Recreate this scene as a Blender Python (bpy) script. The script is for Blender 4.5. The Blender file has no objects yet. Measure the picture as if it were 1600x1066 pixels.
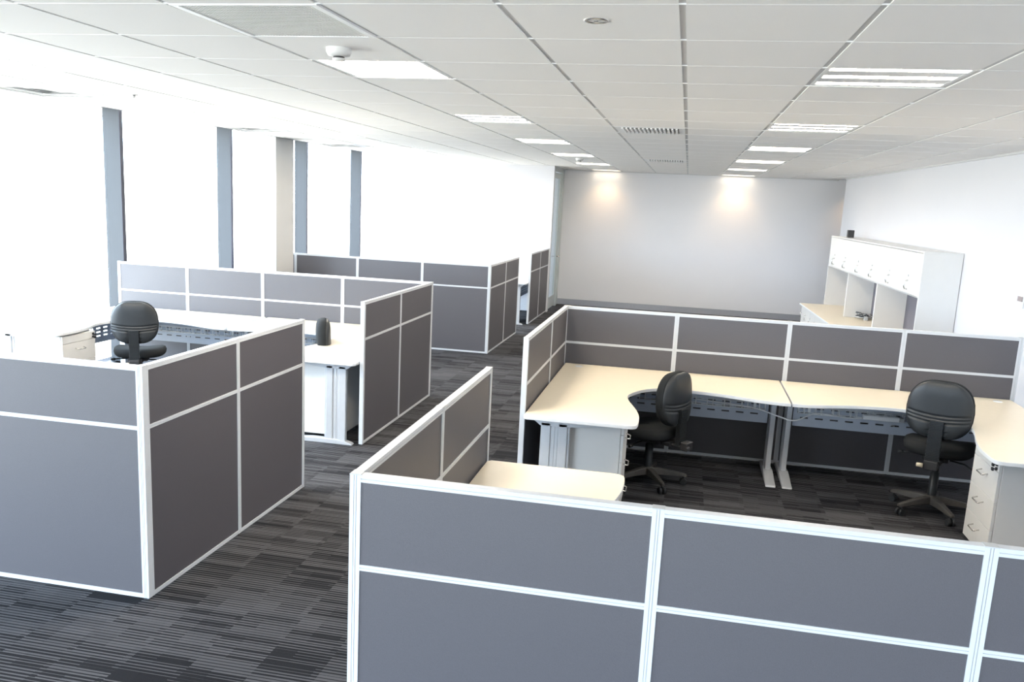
import bpy, bmesh, math, random
from mathutils import Matrix, Vector
random.seed(7)
PI = math.pi
SC = bpy.context.scene
COL = SC.collection

# ------------------------------------------------------------------ camera
CZ = 2.06217
Rv = Vector((0.9767884, 0.2091431, 0.0462981)); Uv = Vector((-0.0839486, 0.1749120, 0.9809987)); Fv = Vector((-0.1970710, 0.9621148, -0.1884093))
cd = bpy.data.cameras.new('camera'); cam = bpy.data.objects.new('camera', cd); COL.objects.link(cam)
m = Matrix.Identity(4)
for i in range(3):
    m[i][0] = Rv[i]; m[i][1] = Uv[i]; m[i][2] = -Fv[i]
m[2][3] = CZ
cam.matrix_world = m
cd.sensor_width = 36.0; cd.lens = 1359.035 / 1600 * 36
cd.shift_x = (800 - 780.99) / 1600; cd.shift_y = (572.28 - 533) / 1600
cd.clip_start = 0.05; cd.clip_end = 300
SC.camera = cam

# ------------------------------------------------------------------ world, exposure
W = bpy.data.worlds.new('sky'); SC.world = W; W.use_nodes = True
bg = W.node_tree.nodes['Background']
bg.inputs[1].default_value = 9.0
_t = W.node_tree; _c = _t.nodes.new('ShaderNodeTexCoord'); _s = _t.nodes.new('ShaderNodeSeparateXYZ'); _r = _t.nodes.new('ShaderNodeValToRGB')
_t.links.new(_c.outputs['Generated'], _s.inputs[0]); _t.links.new(_s.outputs[2], _r.inputs[0]); _t.links.new(_r.outputs[0], bg.inputs[0])
_r.color_ramp.elements[0].position = 0.0; _r.color_ramp.elements[0].color = (.47, .48, .47, 1)      # pale ground outside
_r.color_ramp.elements[1].position = 0.03; _r.color_ramp.elements[1].color = (.67, .815, 1.0, 1)     # bright overcast sky
SC.view_settings.view_transform = 'Standard'; SC.view_settings.look = 'None'
SC.view_settings.gamma = 1; SC.view_settings.use_curve_mapping = False
SC.view_settings.exposure = 0.93
LAMP = 36.0          # strength of the lit slots in the ceiling lights
SPOT = 11.0          # wall washers
SC.cycles.max_bounces = 10; SC.cycles.diffuse_bounces = 6
SC.cycles.use_denoising = True
SC.cycles.sample_clamp_indirect = 8

def portal(name, loc, rot, sx, sy):
    l = bpy.data.lights.new(name, 'AREA'); l.shape = 'RECTANGLE'; l.size = sx; l.size_y = sy
    l.cycles.is_portal = True
    o = bpy.data.objects.new(name, l); COL.objects.link(o); o.location = loc; o.rotation_euler = rot
    return o
portal('window_light_portal', (-6.30, 6.4, 1.45), (0, -PI/2, 0), 2.9, 22.6)
portal('window_light_portal', (-1.6, -4.95, 1.45), (PI/2, 0, 0), 9.1, 2.9)

# ------------------------------------------------------------------ materials
def nt(name):
    mt = bpy.data.materials.new(name); mt.use_nodes = True
    n = mt.node_tree.nodes; b = n['Principled BSDF']
    return mt, mt.node_tree, b
def mat(name, col, rough=.5, metal=0, noise=0, nscale=60, bump=0, spec=.5, coat=0, stretch=None):
    mt, t, b = nt(name)
    b.inputs['Base Color'].default_value = (*col, 1); b.inputs['Roughness'].default_value = rough
    b.inputs['Metallic'].default_value = metal; b.inputs['Specular IOR Level'].default_value = spec
    b.inputs['Coat Weight'].default_value = coat
    if noise or bump:
        tc = t.nodes.new('ShaderNodeTexCoord'); mp = t.nodes.new('ShaderNodeMapping')
        if stretch: mp.inputs['Scale'].default_value = stretch
        ns = t.nodes.new('ShaderNodeTexNoise'); ns.inputs['Scale'].default_value = nscale; ns.inputs['Detail'].default_value = 5
        t.links.new(tc.outputs['Object'], mp.inputs[0]); t.links.new(mp.outputs[0], ns.inputs['Vector'])
        if noise:
            mx = t.nodes.new('ShaderNodeMix'); mx.data_type = 'RGBA'
            mx.inputs[6].default_value = (*[c*(1-noise) for c in col], 1); mx.inputs[7].default_value = (*[min(1, c*(1+noise)) for c in col], 1)
            t.links.new(ns.outputs['Fac'], mx.inputs[0]); t.links.new(mx.outputs[2], b.inputs['Base Color'])
        if bump:
            bp = t.nodes.new('ShaderNodeBump'); bp.inputs['Strength'].default_value = bump; bp.inputs['Distance'].default_value = .002
            t.links.new(ns.outputs['Fac'], bp.inputs['Height']); t.links.new(bp.outputs[0], b.inputs['Normal'])
    return mt
M_FRAME = mat('powder_coated_aluminium', (.60, .62, .65), .38, .0, .03, 30)
M_CAP = mat('grey_plastic_cap_and_groove_shade', (.5, .51, .52), .5, 0, .05, 40)  # plastic caps; also painted into screen frame grooves as shade
M_FABRIC = mat('screen_fabric', (.076, .0705, .080), .52, 0, .22, 420, .25, .8)
M_TOP = mat('cream_laminate', (.83, .745, .60), .35, 0, .03, 14)
M_EDGE = mat('white_edge_band', (.80, .82, .84), .35, 0, .02, 20)
M_WHITE = mat('white_laminate', (.74, .735, .72), .4, 0, .02, 10)
M_STEEL = mat('blue_grey_steel', (.50, .55, .64), .45, .15, .05, 25)
M_LEG = mat('silver_leg_coat', (.60, .62, .65), .38, .2, .04, 20)
M_WIRE = mat('white_wire_coat', (.86, .87, .88), .4, 0, .03, 20)
M_CHROME = mat('satin_chrome', (.72, .71, .69), .25, .9, .03, 20)
M_BLACKF = mat('black_seat_fabric', (.018, .020, .022), .9, 0, .35, 300, .5, .3)
M_BLACKP = mat('black_plastic', (.022, .025, .028), .42, 0, .15, 60, .1)
M_DARK = mat('dark_plastic', (.03, .03, .033), .55, 0, .1, 40)
M_BASE = mat('scuffed_grey_black_base', (.07, .066, .062), .45, 0, .25, 25)
M_WALL = mat('wall_paint', (.67, .67, .70), .6, 0, .012, 3, .05)
M_WALLB = mat('back_wall_paint', (.76, .76, .785), .6, 0, .012, 3, .05)
M_TILE = mat('ceiling_tile_fissured', (.90, .885, .865), .9, 0, .03, 260, .25, .2)
M_GRID = mat('ceiling_grid_grey', (.60, .60, .60), .5, 0, .02, 40)
M_GRIDW = mat('ceiling_grid_white', (.86, .86, .86), .45, 0, .01, 40)
M_SKIRT = mat('skirting_satin_grey', (.40, .41, .45), .4, .3, .04, 20)
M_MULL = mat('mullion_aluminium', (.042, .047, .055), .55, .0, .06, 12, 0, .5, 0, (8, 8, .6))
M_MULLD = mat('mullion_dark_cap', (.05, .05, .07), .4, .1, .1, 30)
M_COLUMN = mat('column_paint', (.55, .55, .545), .7, 0, .03, 5, .1)
M_WARM = mat('beige_knob_plastic', (.55, .48, .36), .5, 0, .05, 40)
M_JAMB = mat('pale_door_frame_metal', (.52, .56, .56), .4, .2, .04, 20)

def emit(name, col, s):
    mt = bpy.data.materials.new(name); mt.use_nodes = True; t = mt.node_tree
    for n in list(t.nodes): t.nodes.remove(n)
    e = t.nodes.new('ShaderNodeEmission'); o = t.nodes.new('ShaderNodeOutputMaterial')
    e.inputs[0].default_value = (*col, 1); e.inputs[1].default_value = s
    t.links.new(e.outputs[0], o.inputs[0]); return mt
M_LAMP = emit('lit_lamp_slot', (1, .88, .72), LAMP)
M_LAMPD = emit('lit_lamp_slot_by_wall', (1, .86, .66), 5)
M_LAMPS = emit('lit_spot_lens', (1, .80, .55), 6)

def glass():
    mt = bpy.data.materials.new('window_glass'); mt.use_nodes = True; t = mt.node_tree
    for n in list(t.nodes): t.nodes.remove(n)
    a = t.nodes.new('ShaderNodeBsdfTransparent'); g = t.nodes.new('ShaderNodeBsdfGlossy'); x = t.nodes.new('ShaderNodeMixShader')
    lw = t.nodes.new('ShaderNodeLayerWeight'); lw.inputs[0].default_value = .5; o = t.nodes.new('ShaderNodeOutputMaterial')
    pw = t.nodes.new('ShaderNodeMath'); pw.operation = 'POWER'; pw.inputs[1].default_value = 5; t.links.new(lw.outputs['Facing'], pw.inputs[0])
    f = t.nodes.new('ShaderNodeMath'); f.operation = 'MULTIPLY_ADD'; f.inputs[1].default_value = .45; f.inputs[2].default_value = .03; t.links.new(pw.outputs[0], f.inputs[0])
    a.inputs[0].default_value = (.97, .985, .98, 1); g.inputs['Roughness'].default_value = .02
    t.links.new(f.outputs[0], x.inputs[0]); t.links.new(a.outputs[0], x.inputs[1]); t.links.new(g.outputs[0], x.inputs[2]); t.links.new(x.outputs[0], o.inputs[0])
    return mt
M_GLASS = glass()

def carpet():
    mt, t, b = nt('striped_carpet_tile')
    N = t.nodes.new; Lk = t.links.new
    tc = N('ShaderNodeTexCoord'); sp = N('ShaderNodeSeparateXYZ'); Lk(tc.outputs['Object'], sp.inputs[0])
    def mth(op, a, c=None):
        n = N('ShaderNodeMath'); n.operation = op
        for i, v in enumerate((a, c)):
            if v is None: continue
            if isinstance(v, (int, float)): n.inputs[i].default_value = v
            else: Lk(v, n.inputs[i])
        return n.outputs[0]
    def wn(x, y, seed):
        c = N('ShaderNodeCombineXYZ'); Lk(x, c.inputs[0]); Lk(y, c.inputs[1]); c.inputs[2].default_value = seed
        w = N('ShaderNodeTexWhiteNoise'); w.noise_dimensions = '3D'; Lk(c.outputs[0], w.inputs['Vector']); return w.outputs['Value']
    X, Y = sp.outputs[0], sp.outputs[1]
    def layer(xlen, ylen, seed):                          # dashes of one length, each row shifted by its own amount
        r = mth('FLOOR', mth('DIVIDE', Y, ylen))
        z = N('ShaderNodeValue'); z.outputs[0].default_value = 0.5
        sh = wn(r, z.outputs[0], seed + 10)
        c = mth('FLOOR', mth('ADD', mth('DIVIDE', X, xlen), sh))
        return wn(c, r, seed)
    # tiles laid in columns; every block carries ribs of its own width, some blocks nearly plain
    def grid(xl, yl, seed, ox=0.0):
        c = mth('FLOOR', mth('DIVIDE', mth('ADD', X, ox), xl)); z = N('ShaderNodeValue'); z.outputs[0].default_value = .5
        r = mth('FLOOR', mth('ADD', mth('DIVIDE', Y, yl), wn(c, z.outputs[0], seed+7)))
        return wn(c, r, seed)
    b1 = grid(.28, .115, 1.3); b2 = grid(.14, .092, 4.1, .03); b3 = grid(.56, .21, 6.6)
    duty = mth('ADD', mth('MULTIPLY', mth('GREATER_THAN', b1, .42), .30), mth('ADD', mth('MULTIPLY', mth('GREATER_THAN', b2, .62), .22), mth('ADD', mth('MULTIPLY', b3, .20), .18)))
    PR = .0232
    q = mth('DIVIDE', Y, PR); row = mth('FLOOR', q); fr = mth('FRACT', q)
    c28 = mth('FLOOR', mth('DIVIDE', X, .28))
    jit = wn(c28, row, 9.2)
    dd = mth('MULTIPLY', duty, mth('ADD', .45, mth('MULTIPLY', jit, 1.1)))
    rib = mth('LESS_THAN', mth('ABSOLUTE', mth('SUBTRACT', fr, .5)), mth('MULTIPLY', dd, .5))
    q2 = mth('FRACT', mth('MULTIPLY', q, 3.0)); pin = mth('LESS_THAN', q2, .30)
    v = mth('SUBTRACT', 1.0, mth('MULTIPLY', rib, .86)); v = mth('SUBTRACT', v, mth('MULTIPLY', pin, .16))
    v = mth('MAXIMUM', v, .05)
    v = mth('MULTIPLY', v, mth('ADD', .80, mth('MULTIPLY', b2, .30)))
    ns = N('ShaderNodeTexNoise'); ns.inputs['Scale'].default_value = 350; ns.inputs['Detail'].default_value = 3; Lk(tc.outputs['Object'], ns.inputs['Vector'])
    v2 = mth('MULTIPLY', v, mth('ADD', .65, mth('MULTIPLY', ns.outputs['Fac'], .7)))
    rp = N('ShaderNodeMix'); rp.data_type = 'RGBA'; rp.inputs[6].default_value = (.004, .004, .006, 1); rp.inputs[7].default_value = (.098, .098, .106, 1)
    Lk(v2, rp.inputs[0]); Lk(rp.outputs[2], b.inputs['Base Color'])
    b.inputs['Roughness'].default_value = .95; b.inputs['Specular IOR Level'].default_value = .15
    bp = N('ShaderNodeBump'); bp.inputs['Strength'].default_value = .5; bp.inputs['Distance'].default_value = .003
    Lk(ns.outputs['Fac'], bp.inputs['Height']); Lk(bp.outputs[0], b.inputs['Normal'])
    return mt
M_CARPET = carpet()

# ------------------------------------------------------------------ mesh builder
class MB:
    def __init__(s): s.v = []; s.f = []; s.mi = []; s.sm = []
    def add(s, vs, fs, mi=0, sm=False):
        o = len(s.v); s.v += [tuple(q) for q in vs]
        for q in fs: s.f.append(tuple(i+o for i in q)); s.mi.append(mi); s.sm.append(sm)
        return s
    def box(s, x0, y0, z0, x1, y1, z1, mi=0, top=None):
        if x0 > x1: x0, x1 = x1, x0
        if y0 > y1: y0, y1 = y1, y0
        if z0 > z1: z0, z1 = z1, z0
        vs = [(x0,y0,z0),(x1,y0,z0),(x1,y1,z0),(x0,y1,z0),(x0,y0,z1),(x1,y0,z1),(x1,y1,z1),(x0,y1,z1)]
        s.add(vs, [(0,3,2,1),(0,1,5,4),(1,2,6,5),(2,3,7,6),(3,0,4,7)], mi)
        o = len(s.v) - 8; s.f.append((o+4,o+5,o+6,o+7)); s.mi.append(mi if top is None else top); s.sm.append(False)
        return s
    def tube(s, p0, p1, r0, r1=None, n=10, caps=True, mi=0):
        r1 = r0 if r1 is None else r1
        a = Vector(p0); b = Vector(p1); d = (b-a).normalized()
        u = d.cross(Vector((0,0,1)));  u = Vector((1,0,0)) if u.length < 1e-4 else u.normalized(); w = d.cross(u)
        vs = []
        for c, r in ((a, r0), (b, r1)):
            for i in range(n):
                t = 2*PI*i/n; vs.append(c + u*math.cos(t)*r + w*math.sin(t)*r)
        s.add(vs, [(i, (i+1) % n, n+(i+1) % n, n+i) for i in range(n)], mi, True)
        if caps: s.add([vs[i] for i in range(n)], [tuple(range(n))[::-1]], mi); s.add([vs[n+i] for i in range(n)], [tuple(range(n))], mi)
        return s
    def path(s, pts, r, n=8, mi=0):
        pts = [Vector(p) for p in pts]; rings = []; up = None
        for i, p in enumerate(pts):
            d = (pts[min(i+1, len(pts)-1)] - pts[max(i-1, 0)]).normalized()
            if up is None:
                up = d.cross(Vector((0,0,1))); up = Vector((1,0,0)) if up.length < 1e-3 else up.normalized()
            up = (up - d*up.dot(d)).normalized(); w = d.cross(up)
            rings.append([p + up*math.cos(2*PI*k/n)*r + w*math.sin(2*PI*k/n)*r for k in range(n)])
        vs = [q for R in rings for q in R]
        fs = [(a*n+k, a*n+(k+1) % n, (a+1)*n+(k+1) % n, (a+1)*n+k) for a in range(len(pts)-1) for k in range(n)]
        s.add(vs, fs, mi, True)
        s.add(rings[0], [tuple(range(n))[::-1]], mi); s.add(rings[-1], [tuple(range(n))], mi)
        return s
    def lathe(s, prof, c=(0,0,0), n=24, mi=0):
        vs = []; 
        for r, z in prof:
            for i in range(n):
                t = 2*PI*i/n; vs.append((c[0]+r*math.cos(t), c[1]+r*math.sin(t), c[2]+z))
        k = len(prof)
        s.add(vs, [(j*n+i, j*n+(i+1) % n, (j+1)*n+(i+1) % n, (j+1)*n+i) for j in range(k-1) for i in range(n)], mi, True)
        return s
    def prism(s, out, z0, z1, side=0, top=0, bottom=None):      # outline counter-clockwise in XY
        n = len(out); vs = [(x, y, z0) for x, y in out] + [(x, y, z1) for x, y in out]
        s.add(vs, [(i, (i+1) % n, n+(i+1) % n, n+i) for i in range(n)], side)
        s.add(vs, [tuple(range(n, 2*n))], top); s.add(vs, [tuple(range(n))[::-1]], side if bottom is None else bottom)
        return s
    def rings(s, rs, mi=0, sm=True, cap0=True, cap1=True):      # closed loops of equal length
        n = len(rs[0]); vs = [q for r in rs for q in r]
        s.add(vs, [(j*n+i, j*n+(i+1) % n, (j+1)*n+(i+1) % n, (j+1)*n+i) for j in range(len(rs)-1) for i in range(n)], mi, sm)
        if cap0: s.add(rs[0], [tuple(range(n))[::-1]], mi, sm)
        if cap1: s.add(rs[-1], [tuple(range(n))], mi, sm)
        return s
    def xform(s, fn): s.v = [tuple(fn(Vector(q))) for q in s.v]; return s
    def flip(s): s.f = [q[::-1] for q in s.f]; return s
    def mesh(s, name, mats):
        me = bpy.data.meshes.new(name); me.from_pydata(s.v, [], s.f)
        for q in mats: me.materials.append(q)
        me.polygons.foreach_set('material_index', s.mi); me.polygons.foreach_set('use_smooth', s.sm)
        bm = bmesh.new(); bm.from_mesh(me); bmesh.ops.remove_doubles(bm, verts=bm.verts, dist=1e-5)
        bmesh.ops.recalc_face_normals(bm, faces=bm.faces); bm.to_mesh(me); bm.free()
        me.update(); return me
    def build(s, name, mats, parent=None, bevel=0, loc=None):
        if not isinstance(mats, (list, tuple)): mats = [mats]
        o = bpy.data.objects.new(name, s.mesh(name, mats)); COL.objects.link(o)
        if parent: o.parent = parent
        if loc: o.location = loc
        if bevel:
            b = o.modifiers.new('bevel', 'BEVEL'); b.width = bevel; b.segments = 2; b.limit_method = 'ANGLE'; b.angle_limit = .7
        return o
def thing(name, label, cat, loc=(0,0,0), rz=0, group=None):
    o = bpy.data.objects.new(name, None); COL.objects.link(o); o.location = loc; o.rotation_euler = (0, 0, rz)
    o.empty_display_size = .1
    o['label'] = label; o['category'] = cat
    if group: o['group'] = group
    return o
def tag(o, label, cat, group=None, kind=None):
    o['label'] = label; o['category'] = cat
    if group: o['group'] = group
    if kind: o['kind'] = kind
    return o
def struct(o): o['kind'] = 'structure'; return o
def part(name, me, parent, loc=(0,0,0), rz=0):
    o = bpy.data.objects.new(name, me); COL.objects.link(o); o.parent = parent; o.location = loc; o.rotation_euler = (0,0,rz); return o
def kids(o, table):
    return table.get(o, [])
def copy_tree(o, parent=None):
    c = o.copy(); COL.objects.link(c)
    if parent: c.parent = parent
    for k in list(o.children): copy_tree(k, c)
    return c
def catmull(pts, n=6):
    out = []
    for i in range(len(pts)-1):
        p0 = pts[max(i-1, 0)]; p1 = pts[i]; p2 = pts[i+1]; p3 = pts[min(i+2, len(pts)-1)]
        for k in range(n):
            t = k/n
            out.append(tuple(.5*((2*p1[a]) + (-p0[a]+p2[a])*t + (2*p0[a]-5*p1[a]+4*p2[a]-p3[a])*t*t + (-p0[a]+3*p1[a]-3*p2[a]+p3[a])*t**3) for a in range(len(p1))))
    out.append(tuple(pts[-1])); return out

# ------------------------------------------------------------------ layout constants (metres)
T = .033
XR, YA, YC = -.963, 2.453, 7.309
XL, YD, YG = -2.482, 3.629, 8.513
YH = 11.266
H, MID = 1.2, .8925
ZC = 2.710
YBK = 17.73; YWW = 16.262; XWIN = -6.217
def rwx(y): return 3.02 - .0268*(y - 5.7)       # the right wall runs very slightly inwards

# ------------------------------------------------------------------ floor, walls
struct(MB().box(-6.6, -5.2, -.12, 5.2, 17.9, 0).build('floor', M_CARPET))
struct(MB().box(-6.6, YBK, 0, 5.2, YBK+.12, 3.0).build('wall_back', M_WALLB))
w = MB()
a, b_ = -5.2, 16.9
vs = [(rwx(a), a, 0), (rwx(b_), b_, 0), (rwx(b_)+.12, b_, 0), (rwx(a)+.12, a, 0)]
w.add(vs + [(x, y, 3.0) for x, y, z in vs], [(0,1,2,3), (4,7,6,5), (0,4,5,1), (1,5,6,2), (2,6,7,3), (3,7,4,0)])
struct(w.build('wall_right', M_WALL))
struct(MB().box(5.08, -5.2, 0, 5.2, YBK, 3.0).build('wall_far_right', M_WALL))
struct(MB().box(XWIN, YWW, 0, -2.476, YWW+.10, 2.90).build('wall_left', M_WALL))
sk = struct(MB().box(-2.50, YBK-.014, .0, 5.08, YBK, .115).box(-2.50, YBK-.018, .105, 5.08, YBK, .115).build('baseboard_back', M_SKIRT))
struct(MB().add([(rwx(a)-.012, a, 0), (rwx(b_)-.012, b_, 0), (rwx(b_), b_, 0), (rwx(a), a, 0), (rwx(a)-.012, a, .1), (rwx(b_)-.012, b_, .1), (rwx(b_), b_, .1), (rwx(a), a, .1)],
       [(0,1,2,3), (4,7,6,5), (0,4,5,1), (1,5,6,2), (2,6,7,3), (3,7,4,0)]).build('baseboard_right', M_SKIRT))
# camera side: wall with a wide window band (behind the viewer)
struct(MB().box(-6.6, -5.2, 0, 3.4, -5.08, .35).box(-6.6, -5.2, 2.75, 3.4, -5.08, 3.0).box(2.9, -5.2, .35, 3.4, -5.08, 2.75).build('wall_front', M_WALL))
wf = struct(MB().box(-6.2, -5.16, .35, 2.9, -5.11, .40).box(-6.2, -5.16, 2.70, 2.9, -5.11, 2.75).build('window_2', M_MULL))
for i in range(5):
    x = -6.2 + i*2.26
    MB().box(x, -5.17, .35, x+.06, -5.0, 2.75).build('mullion', M_MULL, wf)
MB().box(-6.2, -5.140, .40, 2.9, -5.132, 2.70).build('pane', M_GLASS, wf)

# ------------------------------------------------------------------ window wall on the left
win = struct(MB().box(XWIN-.06, -5.1, 0, XWIN+.02, YBK, .06).box(XWIN-.06, -5.1, 2.83, XWIN+.02, YBK, 2.88).build('window_1', M_MULL))
win['label'] = 'floor to ceiling glazing washed out white by daylight'
MY = [8.600, 10.958, 13.365, 15.762]
ys = [8.6-2.38*k for k in range(5, 0, -1)] + MY
for y in ys:
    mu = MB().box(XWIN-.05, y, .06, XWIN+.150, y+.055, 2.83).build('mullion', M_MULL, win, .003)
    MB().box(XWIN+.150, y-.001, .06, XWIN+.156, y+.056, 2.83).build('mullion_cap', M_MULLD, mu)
edges = [-5.1] + ys + [YBK]
for i in range(len(edges)-1):
    y0 = edges[i] + (.055 if i else 0); y1 = edges[i+1]
    MB().box(XWIN-.024, y0, .06, XWIN-.016, y1, 2.83).build('pane', M_GLASS, win)
struct(MB().box(-5.74, 10.60, 0, -5.225, 11.12, 2.88).build('column_1', M_COLUMN, None, .01))

# ------------------------------------------------------------------ doorway at the far left corner
dr = struct(MB().box(-2.53, YWW+.10, 0, -2.476, YWW+.15, ZC).box(-2.53, YBK-.38, 0, -2.476, YBK-.30, ZC)
            .box(-2.53, YBK-.30, 0, -2.49, YBK, ZC).box(-2.53, YWW+.10, 2.62, -2.476, YBK-.30, ZC).build('door_1', M_JAMB, None, .003))
lf = MB().box(-2.52, YWW+.16, .03, -2.49, YWW+.24, 2.60).box(-2.52, YBK-.60, .03, -2.49, YBK-.39, 2.60)\
     .box(-2.52, YWW+.24, .03, -2.49, YBK-.60, .25).box(-2.52, YWW+.24, 2.50, -2.49, YBK-.60, 2.60).build('door_leaf', M_JAMB, dr)
MB().box(-2.508, YWW+.24, .25, -2.502, YBK-.60, 2.50).build('pane', M_GLASS, lf)
MB().tube((-2.49, YBK-.50, 1.0), (-2.44, YBK-.50, 1.0), .012).tube((-2.445, YBK-.50, 1.0), (-2.445, YBK-.62, 1.0), .010).lathe([(.03, 0), (.03, .005)], (-2.49, 0, 0), 4).build('handle', M_CHROME, lf)

# ------------------------------------------------------------------ ceiling with grid and tiles
GX = {i: -.060 + .6296*(i-1) for i in range(-8, 9)}
for i, d in {-6: -.011, -5: -.018, -4: .051, -3: .012, -2: .014, -1: -.023, 0: .002, 1: -.016, 2: -.026, 3: -.003, 4: .023}.items(): GX[i] += d
CY = {0: 3.047, 1: 3.675, 2: 4.313, 3: 4.916, 4: 5.554, 6: 6.98, 10: 9.50, 14: 12.05, 18: 14.60, 22: 17.10}
ks = sorted(CY)
def cy(j):
    if j < 0: return 3.047 + .626*j
    if j > 22: return 17.10 + .63*(j-22)
    for a_, b2 in zip(ks, ks[1:]):
        if a_ <= j <= b2: return CY[a_] + (CY[b2]-CY[a_])*(j-a_)/(b2-a_)
XEDGE = -5.205
ceil = struct(MB().box(-6.6, -5.2, 2.90, 5.2, 17.9, 3.02).box(XEDGE, -5.2, ZC+.012, 5.2, 17.9, 2.90).build('ceiling', M_GRIDW))
pelm = struct(MB().box(XEDGE-.012, -5.1, ZC-.002, XEDGE+.012, YWW, ZC+.012).build('trim_1', M_MULLD))
struct(MB().box(XEDGE-.10, -5.1, ZC+.035, XEDGE-.004, YWW, ZC+.09).box(XEDGE-.105, -5.1, ZC+.030, XEDGE-.095, YWW, ZC+.04, 1).build('trim_2', [M_GRIDW, M_MULLD]))
LIGHT_COLS = {-6: 'left', -2: 'mid', 2: 'right'}
used = {}
for c in (-6, -2, 2):
    for r in (2, 6, 10, 14, 18, 22): used[(c, r)] = 'light'
used[(-2, 0)] = 'grille'; used[(0, 7)] = 'vent'; used[(0, 15)] = 'vent'
for r in (4, 9, 13): used[(-7, r)] = 'vent4'
JN = 11
far = MB(); near_meshes = {}
for c in range(-8, 6):
    for r in range(-13, 24):
        if (c, r) in used: continue
        x0, x1 = GX[c] + .012, GX[c+1] - .012
        if c == -8: x0 = XEDGE
        if x1 - x0 < .02: continue
        y0, y1 = cy(r) + .003, cy(r+1) - .003
        if y0 > YBK: continue
        y1 = min(y1, YBK)
        if c >= 5:
            x1 = rwx((y0+y1)/2) - .02
            if x1 - x0 < .05: continue
        if -1 <= r < JN and c > -8:
            key = (round(x1-x0, 3), round(y1-y0, 3))
            if key not in near_meshes: near_meshes[key] = MB().box(0, 0, 0, x1-x0, y1-y0, .016).mesh('ceiling_tile', [M_TILE])
            part('ceiling_tile', near_meshes[key], ceil, (x0, y0, ZC))
        else: far.box(x0, y0, ZC, x1, y1, ZC+.016)
fo = far.build('ceiling_tile', M_TILE, ceil); fo['kind'] = 'stuff'
for c in range(-7, 6):
    MB().box(GX[c]-.012, -5.1, ZC+.004, GX[c]+.012, YBK, ZC+.014).build('grid_runner', M_GRID, ceil)
cr = MB()
for r in range(-12, 24):
    if cy(r) < YBK: cr.box(XEDGE, cy(r)-.003, ZC-.0008, rwx(cy(r))-.03, cy(r)+.003, ZC+.010)
cro = cr.build('cross_runner', M_GRIDW, ceil); cro['kind'] = 'stuff'
tr = MB(); y0, y1 = -5.1, 16.9
vs = [(rwx(y0)-.02, y0, ZC-.02), (rwx(y1)-.02, y1, ZC-.02), (rwx(y1), y1, ZC-.02), (rwx(y0), y0, ZC-.02)]
struct(MB().add(vs + [(x, y, ZC+.004) for x, y, z in vs], [(0,1,2,3), (4,7,6,5), (0,4,5,1), (1,5,6,2), (2,6,7,3), (3,7,4,0)]).build('trim_3', M_GRID))
struct(MB().box(-2.47, YBK-.02, ZC-.016, rwx(16.9), YBK, ZC+.004).build('trim_4', M_GRID))
# far-right passage ceiling continues as the plain slab

side_words = {2: 'right row', -2: 'middle row', -6: 'window-side row'}
ord_words = ['nearest', 'second nearest', 'third from the camera', 'fourth from the camera', 'fifth from the camera', 'farthest, by the back wall,']
M_BLADE = mat('louvre_blade', (.70, .70, .70), .3, .3, .02, 30)
for c in (2, -2, -6):
    for k, r in enumerate((2, 6, 10, 14, 18, 22)):
        x0, x1, y0, y1 = GX[c]+.012, GX[c+1]-.012, cy(r)+.003, min(cy(r+1)-.003, YBK-.03)
        wx, wy = x1-x0, y1-y0
        lt = thing('ceiling_light', '%s recessed louvred ceiling light of the %s' % (ord_words[k], side_words[c]), 'ceiling light', (x0, y0, ZC), 0, 'recessed ceiling lights')
        MB().box(0, 0, .002, .02, wy, .016).box(wx-.02, 0, .002, wx, wy, .016).box(.02, 0, .002, wx-.02, .012, .016).box(.02, wy-.012, .002, wx-.02, wy, .016).build('frame', M_GRIDW, lt)
        if k == 0 and c != 2:
            MB().box(.02, .012, .007, wx-.02, wy-.012, .011).build('diffuser', M_LAMP, lt)  # glowing sheet added to mimic lamp light mirrored across the louvre blades
            for q in (1/3, 2/3): MB().box(.02, wy*q-.008, -.001, wx-.02, wy*q+.008, .014).build('louvre', M_BLADE, lt)
        else:
            for f0, f1 in ((.02, .16), (.40, .54), (.78, .92)):
                MB().box(.02, max(wy*f0, .012), .010, wx-.02, wy*f1, .014).build('lamp_slot', M_LAMPD if r == 22 else M_LAMP, lt)
            for f0, f1 in ((.16, .40), (.54, .78), (.92, 1)):
                MB().box(.02, wy*f0, .003, wx-.02, min(wy*f1, wy-.012), .016).build('louvre', M_BLADE, lt)

# return-air grille
x0, x1, y0, y1 = GX[-2]+.006, GX[-1]-.006, cy(0)+.003, cy(1)-.003
g = thing('return_air_grille', 'large square egg-crate air grille at the top edge of the ceiling', 'air grille', (x0, y0, ZC))
wx, wy = x1-x0, y1-y0
MB().box(0, 0, -.004, .028, wy, .014).box(wx-.028, 0, -.004, wx, wy, .014).box(.028, 0, -.004, wx-.028, .016, .014).box(.028, wy-.016, -.004, wx-.028, wy, .014).build('frame', M_GRIDW, g)
MB().box(.028, .016, .010, wx-.028, wy-.016, .016).build('backing', mat('grille_backing', (.58, .57, .55), .8, 0, .02, 50), g)
gr = MB(); n = 40
for i in range(1, n):
    q = .028 + (wx-.056)*i/n; gr.box(q-.0017, .016, -.001, q+.0017, wy-.016, .010)
    q = .016 + (wy-.032)*i/n; gr.box(.028, q-.0017, -.0008, wx-.028, q+.0017, .0098)
go = gr.build('egg_crate', mat('egg_crate_white', (.74, .73, .71), .5, 0, .02, 30), g); go['kind'] = 'stuff'

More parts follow.
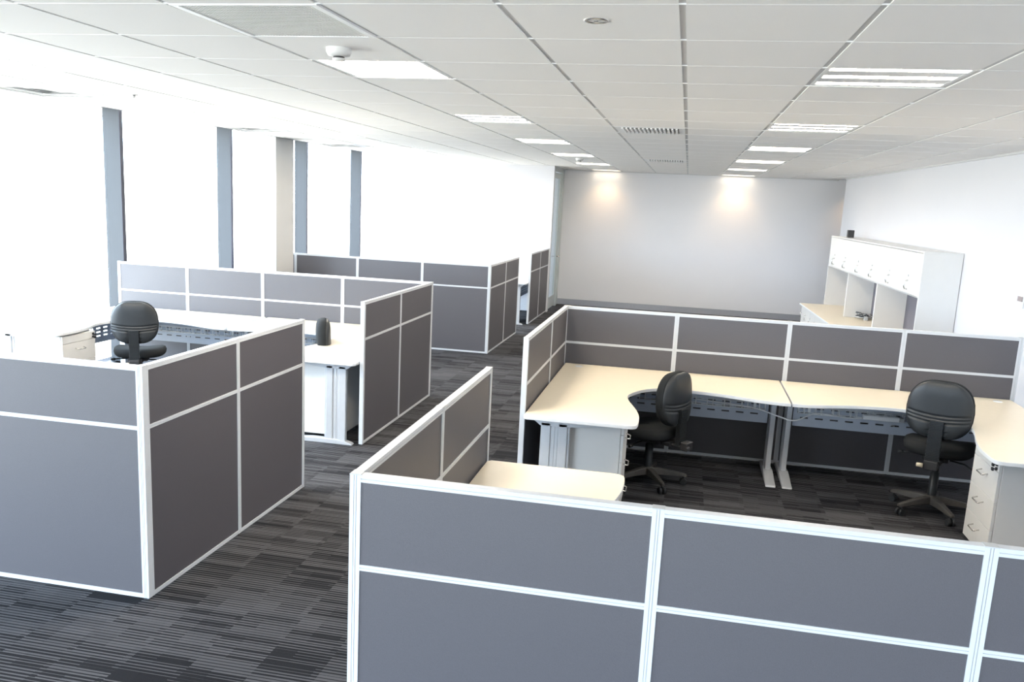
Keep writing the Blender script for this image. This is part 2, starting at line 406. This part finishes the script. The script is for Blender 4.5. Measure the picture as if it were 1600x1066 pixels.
# supply-air vents with short blades
for r, lb in ((7, 'white slotted supply-air vent in the middle of the ceiling, the nearer one'), (15, 'white slotted supply-air vent near the back wall, the farther one')):
    x0, x1, y0, y1 = GX[0]+.012, GX[1]-.012, cy(r)+.003, cy(r+1)-.003
    wx, wy = x1-x0, y1-y0
    g = thing('supply_air_vent', lb, 'air vent', (x0, y0, ZC), 0, 'supply-air vents in the ceiling')
    MB().box(0, 0, -.002, .05, wy, .014).box(wx-.05, 0, -.002, wx, wy, .014).box(.05, 0, -.002, wx-.05, .06, .014).box(.05, wy-.06, -.002, wx-.05, wy, .014).build('frame', M_GRIDW, g)
    MB().box(.05, .06, .010, wx-.05, wy-.06, .015).build('backing', mat('vent_backing', (.2, .2, .2), .7, 0, .02, 50), g)
    for i in range(14):
        q = .05 + (wx-.10)*(i+.5)/14
        MB().box(q-.010, .06, -.012, q+.006, wy-.06, .010).build('vent_blade', M_GRIDW, g)
# four-way diffusers by the window
for k, r in enumerate((4, 9, 13)):
    x0, x1, y0, y1 = GX[-7]+.012, GX[-6]-.012, cy(r)+.003, cy(r+1)-.003
    wx, wy = x1-x0, y1-y0
    g = thing('ceiling_diffuser', '%s square four-way air diffuser along the window edge of the ceiling' % ('nearest', 'second', 'third')[k], 'air diffuser', (x0, y0, ZC), 0, 'diffusers by the window')
    mm = MB()
    for q, zz in ((0, .000), (.09, .012), (.18, .012)):
        mm.add([(q, q, zz-.003), (wx-q, q, zz-.003), (wx-q, wy-q, zz-.003), (q, wy-q, zz-.003), (q+.06, q+.06, zz-.02), (wx-q-.06, q+.06, zz-.02), (wx-q-.06, wy-q-.06, zz-.02), (q+.06, wy-q-.06, zz-.02)],
               [(0,1,5,4), (1,2,6,5), (2,3,7,6), (3,0,4,7)])
    mm.build('cone', M_GRIDW, g)
    MB().box(0, 0, .010, wx, wy, .016).build('backing', M_GRIDW, g)

def smoke(loc, lb):
    g = thing('smoke_detector', lb, 'smoke detector', loc, 0)
    MB().lathe([(.058, 0), (.058, -.018), (.050, -.034), (.030, -.038), (.001, -.038)], n=28).build('housing', M_WHITE, g)
    MB().lathe([(.026, -.038), (.026, -.046)], n=20).build('sensor_grille', M_DARK, g)
    MB().lathe([(.030, -.046), (.028, -.056), (.001, -.058)], n=20).build('sensor_cap', M_WHITE, g)
smoke((-1.634, 3.95, ZC), 'round white smoke detector beside the lit light and air grille')
smoke((-1.639, 13.15, ZC), 'small round smoke detector between the far lights of the middle row')
g = thing('ceiling_downlight', 'round recessed downlight, unlit, near the top centre of the ceiling', 'downlight', (-.383, 3.306, ZC))
MB().lathe([(.030, .0), (.034, -.004), (.044, -.004), (.046, 0)], n=32).build('trim_ring', M_CHROME, g)
MB().lathe([(.001, -.001), (.031, -.0012)], n=28).build('lens', M_WHITE, g)
MB().box(-.008, -.01, -.003, .008, .01, -.001).build('lamp_clip', M_CHROME, g)
# wall washers by the back wall
for x, lb in ((-1.63, 'warm wall-washing downlight over the left of the back wall'), (.83, 'warm wall-washing downlight over the middle of the back wall'), (3.16, 'warm wall-washing downlight behind the end of the right wall')):
    g = thing('wall_washer', lb, 'downlight', (x, YBK-.42, ZC), 0, 'warm downlights by the back wall')
    MB().lathe([(.034, -.001), (.038, -.004), (.046, -.004), (.048, 0)], n=24).build('trim_ring', M_GRIDW, g)
    MB().lathe([(.001, -.002), (.034, -.002)], n=24).build('lens', M_LAMPS, g)
    l = bpy.data.lights.new('wall_washer_lamp', 'SPOT'); l.energy = SPOT; l.color = (1, .66, .36); l.spot_size = math.radians(95); l.spot_blend = 1; l.shadow_soft_size = .04
    o = bpy.data.objects.new('wall_washer_lamp', l); COL.objects.link(o); o.parent = g; o.location = (0, 0, -.03); o.rotation_euler = (math.radians(24), 0, 0)
tag(MB().lathe([(.03, 0), (.03, -.004), (.012, -.006), (.012, -.02), (.018, -.022), (.001, -.024)], (-4.18, 6.12, ZC), 16).build('sprinkler_head', M_CHROME), 'tiny sprinkler head in the bright ceiling near the windows', 'sprinkler')

# ------------------------------------------------------------------ partition screens
def partition(label, loc, rz, posts, start_cap=True):
    """runs along local +X, faces at local y = 0 (front) and T (back); posts = list of (x0, x1)"""
    g = thing('partition_screen', label, 'partition', loc, rz, 'grey fabric office screens')
    for a0, a1 in posts:
        mb = MB().box(a0+.001, .003, .0125, a1-.001, T-.003, H-.0025, 1)  # darker core colour deepens the shade inside the post grooves
        wv = a1 - a0
        for f0, f1 in ((0, .36), (.42, .58), (.64, 1)):
            mb.box(a0+wv*f0, 0, .012, a0+wv*f1, T, H-.002)
        mb.build('post', [M_FRAME, M_CAP], g)
        MB().box(a0-.0005, -.0005, H-.002, a1+.0005, T+.0005, H+.0015).build('post_cap', M_CAP, g)
        MB().box(a0+.008, .006, 0, a1-.008, T-.006, .012).build('foot', M_DARK, g)
    for (p0, p1), (q0, q1) in zip(posts, posts[1:]):
        def rail(n, z0, z1):
            h = z1 - z0; mb = MB().box(p1, .003, z0+.0005, q0, T-.003, z1-.0005, 1)  # rail core painted darker too, for shade in its groove
            mb.box(p1, .0005, z0, q0, T-.0005, z0+h*.42).box(p1, .0005, z0+h*.52, q0, T-.0005, z1)
            mb.build(n, [M_FRAME, M_CAP], g)
        rail('top_rail', H-.024, H); rail('mid_rail', MID-.010, MID+.010); rail('bottom_rail', .012, .034)
        MB().box(p1, .004, MID+.010, q0, T-.004, H-.024).build('fabric_panel', M_FABRIC, g)
        MB().box(p1, .004, .034, q0, T-.004, MID-.010).build('fabric_panel', M_FABRIC, g)
    return g
def P(cs, w=.036): return [(c-w/2, c+w/2) for c in cs]
RZ = PI/2      # runs along +Y; local y=0 face looks to +X after the +90 turn -> front face at x, body towards -X
# right cluster
partition('front grey screen run of the right cubicle, nearest the camera', (0, YA, 0), 0, [(XR, XR+.036), (-.030, .006), (.861, .897), (1.732, 1.768), (2.555, 2.591)])
partition('low grey screen run on the aisle side of the right cubicle, camera end', (XR+T, YA+T, 0), RZ, [(-.0, .012), (3.419-YA-T-.018, 3.419-YA-T+.018), (4.357-YA-T-.03, 4.357-YA-T)])
partition('short grey screen on the aisle side of the right cubicle, far end', (XR+T, 5.42, 0), RZ, [(0, .03), (6.46-5.42-.018, 6.46-5.42+.018), (YC-5.42-.012, YC-5.42)])
partition('long grey screen behind the desks of the right cubicle', (0, YC, 0), 0, [(XR, XR+T), (-.036, 0), (.862, .898), (1.728, 1.764), (2.570, 2.603)])
# left cluster
partition('front grey screen of the left cubicle, facing the camera', (0, YD, 0), 0, [(-6.083, -6.050)] + P([-5.24, -4.355]) + [(-3.47, -3.434)] + [(XL-.036, XL)])
partition('aisle side grey screen of the left cubicle, nearer half', (XL, YD+T, 0), RZ, [(0, .016), (4.551-YD-T-.016, 4.551-YD-T+.016), (5.458-YD-T-.03, 5.458-YD-T)])
partition('aisle side grey screen of the left cubicle, farther half', (XL, 6.588, 0), RZ, [(0, .03), (7.526-6.588-.016, 7.526-6.588+.016), (YG-6.588-.012, YG-6.588)])
partition('long grey screen behind the desks of the left cubicle, by the window', (0, YG, 0), 0, [(-6.083, -6.050)] + P([-5.24, -4.355, -3.452]) + [(XL-T, XL)])
# far cluster
partition('front grey screen of the far cubicle, near the column', (0, YH, 0), 0, [(-6.10, -6.067)] + P([-5.267, -4.358, -3.435]) + [(-2.49-.036, -2.49)])
partition('aisle side grey screen of the far cubicle, nearer half', (-2.49, YH+T, 0), RZ, [(0, .016), (12.299-YH-T-.016, 12.299-YH-T+.016), (13.286-YH-T-.03, 13.286-YH-T)])
partition('aisle side grey screen of the far cubicle, against the white wall', (-2.49, 14.36, 0), RZ, [(0, .03), (15.326-14.36-.016, 15.326-14.36+.016), (16.258-14.36-.03, 16.258-14.36)])

# ------------------------------------------------------------------ desks
DZ = .7115
def desk_outline(W, L):
    """outer back corner at (0,0), back edge along +x, wing along -y"""
    pts = [(.040, -L), (.655, -L)]
    corner = [(.655, -L), (.695, -L+.008), (.718, -L+.035), (.725, -L+.10)]
    inner = [(.725, -L+.10), (.720, -L+.28), (.687, -1.50 if L > 1.9 else -L+.46), (.622, -1.235), (.612, -1.065), (.682, -.880), (.775, -.765), (.90, -.722), (1.06, -.712), (1.292, -.752), (1.52, -.832), (W-.09, -.868), (W, -.868)]
    o = [(0, 0), (0, -L+.02), (.02, -L)] + catmull(corner, 4)[:-1] + catmull(inner, 6) + [(W, 0)]
    return o      # counter-clockwise
def perforated(name, mx, x0, x1, y, z0, z1, parent, pitch=.112, cols=(.060, .012), rows=(.045, .085, .125), thick=.003, axis='x', mt=None):
    """steel sheet with real slots, drawn in the local xz plane (or yz)"""
    xs = [x0]; n = max(1, int((x1-x0-.04)/pitch)); off = (x1-x0-n*pitch)/2
    slots = []
    for i in range(n):
        a0 = x0+off+i*pitch+(pitch-cols[0])/2; slots.append((a0, a0+cols[0])); xs += [a0, a0+cols[0]]
    xs.append(x1)
    zs = [z0]; 
    for r in rows[::-1]: zs += [z1-r-cols[1]/2, z1-r+cols[1]/2]
    zs.append(z1)
    mb = MB()
    for i in range(len(xs)-1):
        for j in range(len(zs)-1):
            if i % 2 == 1 and j % 2 == 1: continue
            if axis == 'x': mb.box(*mxp(mx, xs[i], y, zs[j]), *mxp(mx, xs[i+1], y+thick, zs[j+1]))
            else: mb.box(*mxp(mx, y, xs[i], zs[j]), *mxp(mx, y+thick, xs[i+1], zs[j+1]))
    o = bpy.data.objects.new(name, None)
    me = bpy.data.meshes.new(name); me.from_pydata(mb.v, [], mb.f); me.materials.append(mt or M_STEEL)
    bpy.data.objects.remove(o)
    o = bpy.data.objects.new(name, me); COL.objects.link(o); o.parent = parent
    return o
def mxp(mx, x, y, z): return (x*mx, y, z)
def leg_mesh(mb, mx, cx, cy_, along, flen, fdir):
    """silver cantilever leg: twin posts with a cable groove, curved foot plate and top arm. along 'x' or 'y'"""
    def bx(a0, b0, z0, a1, b1, z1):      # a = along axis, b = across
        if along == 'x': mb.box((cx+a0)*mx, cy_+b0, z0, (cx+a1)*mx, cy_+b1, z1)
        else: mb.box((cx+b0)*mx, cy_+a0, z0, (cx+b1)*mx, cy_+a1, z1)
    bx(0, -.020, .03, .065, .020, .66); bx(.115, -.020, .03, .175, .020, .66)
    bx(.065, -.012, .03, .115, .012, .66); bx(.083, -.016, .03, .094, .016, .66)
    bx(.175, -.010, .05, .190, .010, .64)
    return bx
def l_desk(label, loc, mirror=False, W=1.765, L=1.975, rot=0, tray=True, side_panel=False, wing_leg=True, powerboard=False, flipy=False, detail=True):
    mx = -1 if mirror else 1
    g = thing('corner_desk', label, 'desk', loc, rot, 'cream corner desks in the cubicles')
    out = [(x*mx, y) for x, y in desk_outline(W, L)]
    if mirror: out = out[::-1]
    MB().prism(out, DZ-.026, DZ, 1, 0, 1).build('desktop', [M_TOP, M_EDGE], g, .004)
    # cable port
    MB().lathe([(.001, .003), (.030, .003), (.034, .0)], (.13*mx, -.12, DZ), 24).build('cable_port', M_EDGE, g)
    # wing end leg (runs along x) and joint leg (runs along y)
    if wing_leg:
        yy = -L+.10
        mb = MB(); leg_mesh(mb, mx, .105, yy, 'x', .6, 1)
        mb.build('leg', M_LEG, g, .006)
        ft = MB()
        prof = [(-.055, .0), (.62, .0), (.62, .014), (.45, .030), (.30, .040), (.12, .040), (.02, .034), (-.035, .018), (-.055, .008)]
        prof = [(x+.10, z) for x, z in prof]
        r0 = [((x)*mx, yy-.030, z) for x, z in prof]; r1 = [((x)*mx, yy+.030, z) for x, z in prof]
        ft.rings([r0, r1], 0, False).build('foot', M_LEG, g, .004)
        ar = MB(); prof = [(.06, DZ-.026), (.62, DZ-.026), (.62, DZ-.040), (.28, DZ-.075), (.10, DZ-.075), (.06, DZ-.045)]
        ar.rings([[(x*mx, yy-.02, z) for x, z in prof], [(x*mx, yy+.02, z) for x, z in prof]], 0, False).build('top_arm', M_LEG, g, .003)
    xx = W-.055
    mb = MB(); leg_mesh(mb, mx, xx, -.33, 'y', .6, 1)
    mb.build('leg', M_LEG, g, .006)
    prof = [(-.02, 0.0), (-.02, .03), (-.28, .045), (-.34, .050), (-.42, .042), (-.55, .022), (-.645, .012), (-.655, .0)]
    ft = MB()
    rings = []
    for sx_, wd in ((-1, 1), (1, 1)):
        rings.append([((xx + sx_*.038)*mx, y, z) for y, z in prof])
    ft.rings(rings, 0, False).build('foot', M_LEG, g, .006)
    prof = [(-.05, DZ-.026), (-.80, DZ-.026), (-.80, DZ-.038), (-.34, DZ-.075), (-.10, DZ-.075), (-.05, DZ-.05)]
    MB().rings([[((xx-.018)*mx, y, z) for y, z in prof], [((xx+.018)*mx, y, z) for y, z in prof]], 0, False).build('top_arm', M_LEG, g, .003)
    MB().box(.04*mx, -.06, .02, .10*mx, -.02, DZ-.026).build('corner_post', M_LEG, g)
    if tray:
        perforated('modesty_panel', mx, .12, W-.09, -.272, .41, DZ-.030, g, rows=(.122, .162, .202))
        perforated('modesty_panel', mx, -L+.20, -.30, .215, .41, DZ-.030, g, axis='y', rows=(.122, .162, .202))
        wb = MB(); x0, x1 = .66, W-.12; zt, zb = .580, .528
        n = 22
        for zz in (zt, zb):
            for yy2 in (-.335, -.282): wb.tube((x0*mx, yy2, zz), (x1*mx, yy2, zz), .0036, n=5)
        for i in range(n+1):
            x = x0+(x1-x0)*i/n
            if i % 3 == 2: continue
            wb.tube((x*mx, -.335, zt), (x*mx, -.335, zb), .0034, n=5).tube((x*mx, -.335, zb), (x*mx, -.282, zb), .0034, n=5).tube((x*mx, -.282, zt), (x*mx, -.282, zb), .0034, n=5)
        wb.build('cable_basket', M_WIRE, g)
        MB().box((x0-.06)*mx, -.345, .548, x0*mx, -.330, .612).build('socket_block', M_WIRE, g)
        MB().box((W*.88)*mx, -.345, .545, (W*.88+.02)*mx, -.330, DZ-.03).build('basket_bracket', M_WIRE, g)
        MB().box((.72*W)*mx, -.3, .60, (.72*W+.02)*mx, -.278, DZ-.03).build('basket_bracket', M_WIRE, g)
    if powerboard:
        pass
    return g
yb = YC - .004
l_desk('cream corner desk at the left of the right cubicle, beside the aisle screen', (XR+T+.006, yb, 0))
l_desk('cream corner desk in the right corner of the right cubicle, behind the right chair', (2.574, yb, 0), mirror=True, W=1.722)
# the desk whose wing shows over the front screen: built towards +y, so turned by 180 degrees and mirrored
l_desk('cream desk end behind the front screen of the right cubicle', (XR+T+.006, YA+T+.004, 0), mirror=True, L=1.822, rot=PI)
l_desk('white-lit corner desk next to the farther aisle screen of the left cubicle', (XL-T-.006, YG-.004, 0), mirror=True, W=1.765, L=2.02)
l_desk('white-lit corner desk by the window in the left cubicle', (-6.08, YG-.004, 0), W=1.765, L=1.88)
l_desk('corner desk glimpsed through the gap between the far cubicle screens', (-2.49-T-.006, YWW-.008, 0), mirror=True, L=2.05)

# ------------------------------------------------------------------ drawer pedestals: local front faces +x, body towards -x
def pedestal(label, loc, rot=0, mirror=False, bail=True):
    """three drawers, front at local x=0, width along y 0..-.44"""
    g = thing('drawer_pedestal', label, 'drawer unit', loc, rot, 'white drawer pedestals under the desks')
    Wd = .45; D = .48; z0, z1 = .055, .672
    MB().box(-D, 0, z0, -.020, Wd, z1).build('body', M_WHITE, g, .003)
    hs = [(z0+.002, .235), (.238, .418), (.421, .600)]
    MB().box(-.018, .002, .603, 0, Wd-.002, z1-.002).build('top_fascia', M_WHITE, g, .002)
    for a0, a1 in hs:
        d = MB().box(-.018, .002, a0, 0, Wd-.002, a1).build('drawer', M_WHITE, g, .002)
        zc = a1-.055; c = Wd/2
        MB().path([(0, c-.055, zc), (.026, c-.055, zc-.008), (.032, c-.045, zc-.010), (.032, c+.045, zc-.010), (.026, c+.055, zc-.008), (0, c+.055, zc)], .0042, 8).build('handle', M_CHROME, d)
    for zz in (.645, .618):
        MB().tube((0, Wd-.035, zz), (.010, Wd-.035, zz), .010, n=12).tube((.010, Wd-.035, zz), (.026, Wd-.036, zz-.004), .0035, n=6).box(.020, Wd-.048, zz-.012, .030, Wd-.026, zz+.006).build('lock_key', M_DARK, g)
    for x, y in ((-.05, .05), (-D+.05, .05), (-.05, Wd-.05), (-D+.05, Wd-.05)):
        MB().tube((x, y-.012, .024), (x, y+.012, .024), .024, n=14).box(x-.012, y-.010, .03, x+.012, y+.010, .056).build('castor', M_DARK, g)
    return g
pedestal('white drawer pedestal with wire pulls beside the left chair in the right cubicle', (-.287, 5.485, 0))
p2 = pedestal('white three-drawer pedestal with black keys, at the right edge of the picture', (1.93, 5.93, 0), PI)
pedestal('white three-drawer pedestal with dark keys under the window-side desk', (-5.372, 6.70, 0))
pedestal('white pedestal side beside the aisle in the left cubicle', (-3.17, 7.08, 0), PI)
pedestal('pedestal glimpsed in the gap of the far cubicle screens', (-3.25, 14.90, 0), PI)

# ------------------------------------------------------------------ task chair
def superloop(cx, cz, a, b, y, n=40, p=3.0, top=.86, yfun=None):
    r = []
    for i in range(n):
        t = 2*PI*i/n; c, s = math.cos(t), math.sin(t)
        x = a*abs(c)**(2/p)*(1 if c >= 0 else -1); z = b*abs(s)**(2/p)*(1 if s >= 0 else -1)
        x *= 1 - (1-top)*max(0, z/b)**1.5 - .08*max(0, -z/b)**2
        r.append((cx+x, y + (yfun(x, z) if yfun else 0), cz+z))
    return r
def make_chair(label):
    g = thing('task_chair', label, 'chair', (0, 0, 0), 0, 'black swivel task chairs')
    # star base
    for k in range(5):
        t = math.radians(90 + 72*k); d = Vector((math.cos(t), math.sin(t), 0)); n_ = Vector((-d.y, d.x, 0))
        rs = []
        for q, wd, z0, z1 in ((.03, .030, .070, .125), (.10, .027, .072, .120), (.20, .022, .070, .104), (.27, .019, .066, .090), (.295, .014, .066, .084)):
            c = d*q; rs.append([tuple(c - n_*wd + Vector((0,0,z0))), tuple(c + n_*wd + Vector((0,0,z0))), tuple(c + n_*wd*.75 + Vector((0,0,z1))), tuple(c - n_*wd*.75 + Vector((0,0,z1)))])
        arm = MB().rings(rs, 0, False).build('base_arm', M_BASE, g, .005)
        c = d*.272
        cs = MB()
        for s_ in (-1, 1):
            a_ = c + n_*(.006*s_); b2 = c + n_*(.026*s_)
            cs.tube((a_.x, a_.y, .026), (b2.x, b2.y, .026), .026, .024, n=16)
        hood = []
        cs.tube((c.x, c.y, .04), (c.x, c.y, .072), .008, n=8)
        cs.build('castor', M_BLACKP, g)
    MB().lathe([(.001, .13), (.038, .13), (.042, .115), (.042, .070), (.001, .070)], n=24).build('base_hub', M_BASE, g)
    MB().lathe([(.030, .125), (.030, .30), (.024, .30), (.024, .36), (.014, .36), (.014, .42)], n=20).build('gas_lift', M_BLACKP, g)
    MB().box(-.085, -.12, .405, .085, .10, .440).box(-.05, -.20, .400, .05, -.10, .435).build('mechanism', M_DARK, g, .006)
    MB().path([(.06, -.02, .41), (.18, -.03, .40), (.235, -.05, .375), (.25, -.07, .35)], .007).tube((.25, -.07, .35), (.26, -.085, .335), .013, n=10).build('tilt_lever', M_BLACKP, g)
    MB().path([(-.06, .02, .41), (-.20, .02, .405), (-.235, .02, .40)], .007).tube((-.225, .02, .40), (-.262, .02, .398), .014, .011, n=10).build('height_lever', M_BLACKP, g)
    MB().tube((-.045, -.345, .42), (-.085, -.345, .42), .016, .013, n=12).build('back_knob', M_WARM, g)
    # seat cushion
    def seatloop(sx, sy, z, n=40):
        r = []
        for i in range(n):
            t = 2*PI*i/n; c, s = math.cos(t), math.sin(t); p = 3.0
            x = sx*abs(c)**(2/p)*(1 if c >= 0 else -1); y = sy*abs(s)**(2/p)*(1 if s >= 0 else -1)
            x *= 1 - .12*max(0, -y/sy)
            zz = z - (.035*max(0, y/sy)**3 if z > .46 else .02*max(0, y/sy)**3)
            r.append((x, y+.035, zz))
        return r
    MB().rings([seatloop(.17, .16, .438), seatloop(.215, .205, .444), seatloop(.232, .222, .462), seatloop(.238, .228, .490), seatloop(.230, .220, .515), seatloop(.205, .195, .529), seatloop(.12, .12, .527), seatloop(.03, .03, .524)]).build('seat', M_BLACKF, g)
    # backrest: cushion in front, moulded shell behind; gently curved about z
    cz = .80; yf = lambda x, z: .35*x*x + .05*z - .14*z*z
    MB().rings([superloop(0, cz, .05, .04, -.180, yfun=yf), superloop(0, cz, .12, .11, -.178, yfun=yf), superloop(0, cz, .170, .160, -.183, yfun=yf), superloop(0, cz, .198, .188, -.198, yfun=yf), superloop(0, cz, .209, .199, -.225, yfun=yf), superloop(0, cz, .211, .200, -.250, yfun=yf), superloop(0, cz, .207, .197, -.262, yfun=yf)], cap0=True, cap1=True).build('backrest', M_BLACKF, g)
    # shell as a height field so that the moulded grooves are real
    sh = MB(); nu, nv = 30, 90
    def shell(u, v):       # u in -1..1 across, v in -1..1 up
        a_ = .204; b2 = .194
        z = b2*v
        # half width at this height from the same superellipse
        p = 3.0; hw = a_*(max(0, 1-abs(v)**p))**(1/p); hw *= 1 - .14*max(0, v)**1.5 - .08*max(0, -v)**2
        x = hw*u
        e = 1 - max(abs(u)**3.5, abs(v)**5)
        bulge = .040*max(0, e)**.45
        gro = 0
        for gv in (-.14, -.26, -.38):
            gz = gv - .10*(1-u*u) + .05
            gro += .011*math.exp(-((v-gz)/.026)**2)
        inset = .012 if (abs(x) < .052 and v < -.42) else 0
        return (x, -.262 + yf(x, z) - bulge + gro*min(1, e*3) + inset, cz+z)
    vs = []
    for j in range(nv+1):
        v = -math.cos(PI*j/nv)*.999
        for i in range(nu+1): vs.append(shell(-math.cos(PI*i/nu), v))
    sh.add(vs, [(j*(nu+1)+i, j*(nu+1)+i+1, (j+1)*(nu+1)+i+1, (j+1)*(nu+1)+i) for j in range(nv) for i in range(nu)], 0, True)
    so = sh.build('back_shell', M_BLACKP, g)
    # ribbed bellows over the back bar
    rb = MB(); n = 24
    for i in range(n):
        z0 = .455 + i*.0115
        rb.box(-.044, -.322, z0, .044, -.285, z0+.0075).box(-.038, -.316, z0+.0075, .038, -.290, z0+.0115)
    rb.build('ribbed_cover', M_BLACKP, g)
    MB().box(-.045, -.335, .39, .045, -.275, .455).box(-.035, -.30, .398, .035, -.15, .425).build('back_bar', M_DARK, g, .008)
    return g
chair0 = make_chair('black task chair seen from behind, at the right desk of the right cubicle')
chair0.location = (1.868, 6.47, 0); chair0.rotation_euler = (0, 0, math.radians(-22))
def place(lb, x, y, rz, dz=0, dy=0, db=0):
    c = copy_tree(chair0); c['label'] = lb; c.location = (x, y, 0); c.rotation_euler = (0, 0, math.radians(rz))
    for k in c.children:
        nm = k.name.split('.')[0]
        if nm in ('seat', 'backrest', 'back_shell', 'ribbed_cover', 'back_bar', 'mechanism', 'tilt_lever', 'height_lever', 'back_knob'):
            up = nm in ('backrest', 'back_shell', 'ribbed_cover')
            k.location = (0, dy if up else 0, dz + (db if up else 0))
        if dy and nm == 'back_knob':
            k.data = k.data.copy(); k.data.materials[0] = M_DARK
    return c
place('black task chair turned to the corner, at the left desk of the right cubicle', -.140, 6.45, 62, -.07, .055, -.04)
place('black task chair at the window-side desk of the left cubicle', -5.06, 7.37, 26, -.02)
place('black task chair mostly hidden behind the aisle-side desk of the left cubicle', -3.36, 7.22, 116, -.07)

# ------------------------------------------------------------------ power board and lead in the right cubicle
pb = thing('power_board', 'white power board lying in the cable basket under the right desk', 'power board', (1.58, 6.945, .535))
MB().box(-.14, -.03, .0, .12, .03, .035).build('housing', M_GRIDW, pb, .006)
for i in range(4): MB().box(-.11+i*.055, -.018, .035, -.075+i*.055, .018, .038).build('socket', M_EDGE, pb)
MB().box(.12, -.02, .002, .15, .02, .03).build('plug', M_CAP, pb)
lead = catmull([(.18, 6.945, .575), (.40, 6.94, .562), (.64, 6.93, .545), (.80, 6.86, .515), (.93, 6.82, .50), (1.08, 6.92, .545), (1.22, 6.94, .540), (1.33, 6.95, .530), (1.44, 6.97, .532)], 8)
tag(MB().path(lead, .0055, 8).build('power_lead', M_WIRE), 'white power lead sagging between the two desks of the right cubicle', 'cable')

# ------------------------------------------------------------------ storage hutch on the right wall
hy0, hy1 = 10.11, 15.45
ang = math.atan(.0268)
hx = 2.50
hg = thing('overhead_cabinet', 'long white overhead cabinet with six doors along the right wall', 'cabinet', (hx, hy0, 0), ang)
# local: y runs away along the wall, x towards the wall; front at x=0
DH = rwx(hy0) - hx - .006; LH = hy1 - hy0; ZT, ZU, ZW = 1.722, 1.218, .572
MB().box(.0, .0, ZT-.018, DH, LH, ZT).build('top_panel', M_WHITE, hg, .002)
MB().box(.0, .022, ZU, DH, LH, ZU+.02).build('bottom_panel', M_WHITE, hg, .002)
MB().box(.0, 0, ZW, DH, .022, ZT-.018).build('side_panel', M_WHITE, hg, .002)
MB().box(.0, LH-.022, ZW, DH, LH, ZU).build('side_panel', M_WHITE, hg, .002)
MB().box(.022, LH-.022, ZU+.02, DH, LH, ZT-.02).build('side_panel', M_WHITE, hg, .002)
for d in (13.78-hy0, 11.98-hy0):
    MB().box(.0, d-.02, ZW, DH, d+.02, ZU).build('divider', M_WHITE, hg, .002)
for i in range(3):
    a0 = [.022, 11.98-hy0+.02, 13.78-hy0+.02][i]; a1 = [11.98-hy0-.02, 13.78-hy0-.02, LH-.022][i]
    MB().box(DH-.02, a0, ZW, DH-.006, a1, ZU).build('pinboard', mat('pinboard_grey', (.16, .15, .17), .9, 0, .2, 300), hg)
hb = [15.80-.0, 14.904, 13.863, 12.967, 11.961, 11.045]
hpos = [y0*.5 for y0 in ()]
nd = 6
for i in range(nd):
    a0 = .024 + (LH-.046)*i/nd; a1 = .024 + (LH-.046)*(i+1)/nd
    d = MB().box(0, a0+.0015, ZU+.003, .018, a1-.0015, ZT-.024).build('door', M_WHITE, hg, .002)
    yc = a1-.10 if i % 2 == 0 else a0+.10
    yc = (a0+a1)/2 + (.02 if i % 2 == 0 else -.02)
    zc = 1.325
    MB().path([(0, yc, zc+.05), (-.028, yc, zc+.042), (-.036, yc, zc+.015), (-.036, yc, zc-.015), (-.028, yc, zc-.042), (0, yc, zc-.05)], .009, 8).build('handle', M_CHROME, d)
    MB().tube((0, yc-.005, zc+.105), (-.006, yc-.005, zc+.105), .012, n=12).build('lock', M_CHROME, d)
cg = thing('credenza', 'low white credenza with cream top under the overhead cabinet', 'cabinet', (hx, hy0, 0), ang)
MB().box(-.385, 0, ZW-.026, DH, LH+.02, ZW-.001, 1, 0).build('worktop', [M_TOP, M_EDGE], cg, .003)
MB().box(-.33, .03, .08, DH-.01, LH-.01, ZW-.026).build('body', M_WHITE, cg)
MB().box(-.30, .05, 0, DH-.05, LH-.05, .08).build('plinth', M_CAP, cg)
for i in range(12):
    a0 = .035 + (LH-.05)*i/12; a1 = .035 + (LH-.05)*(i+1)/12
    d = MB().box(-.348, a0+.002, .085, -.330, a1-.002, ZW-.04).build('door', M_WHITE, cg, .002)
    MB().path([(-.348, a1-.06, .42), (-.372, a1-.06, .42), (-.372, a1-.06, .34), (-.348, a1-.06, .34)], .005, 6).build('handle', M_CHROME, d)
tag(MB().box(-.045, -.06, 0, .045, .06, .115).box(-.047, -.062, .085, .047, .062, .092).build('small_box', M_DARK, None, .004, (2.53, 14.75, ZT+.001)), 'small black box standing on top of the overhead cabinet', 'box')
# heap of loose fittings on the credenza
hp = thing('cable_heap', 'small tangle of grey leads and adaptors on the credenza top', 'cables', (2.66, 13.45, ZW))
rnd = random.Random(3)
for k in range(5):
    cx_, cy_ = rnd.uniform(-.05, .07), rnd.uniform(-.2, .35); r_ = rnd.uniform(.05, .09)
    pts = [(cx_ + r_*math.cos(t*.5)*rnd.uniform(.8, 1.1), cy_ + r_*1.4*math.sin(t*.5), .012+.004*t*rnd.uniform(.6, 1)) for t in range(22)]
    MB().path(catmull(pts, 2), .006, 6).build('lead', M_CAP if k % 2 else M_MULL, hp)
for k in range(4):
    x, y = rnd.uniform(-.03, .09), -.15+k*.13
    MB().box(x, y, 0, x+.05, y+.07, .045+.01*k).build('adaptor', (M_DARK, M_CAP, M_MULL, M_DARK)[k], hp, .004)
# controller on the right wall
tx = thing('wall_controller', 'wall controller with grey screen on the right wall at the picture edge', 'wall controller', (rwx(8.46)-.001, 8.46, 1.375), ang)
MB().box(-.012, -.05, -.045, 0, .06, .06).build('plate', M_WHITE, tx, .003)
MB().box(-.022, -.045, .012, -.012, .055, .056).build('screen', mat('controller_screen', (.30, .25, .25), .4, 0, .05, 30), tx, .002)
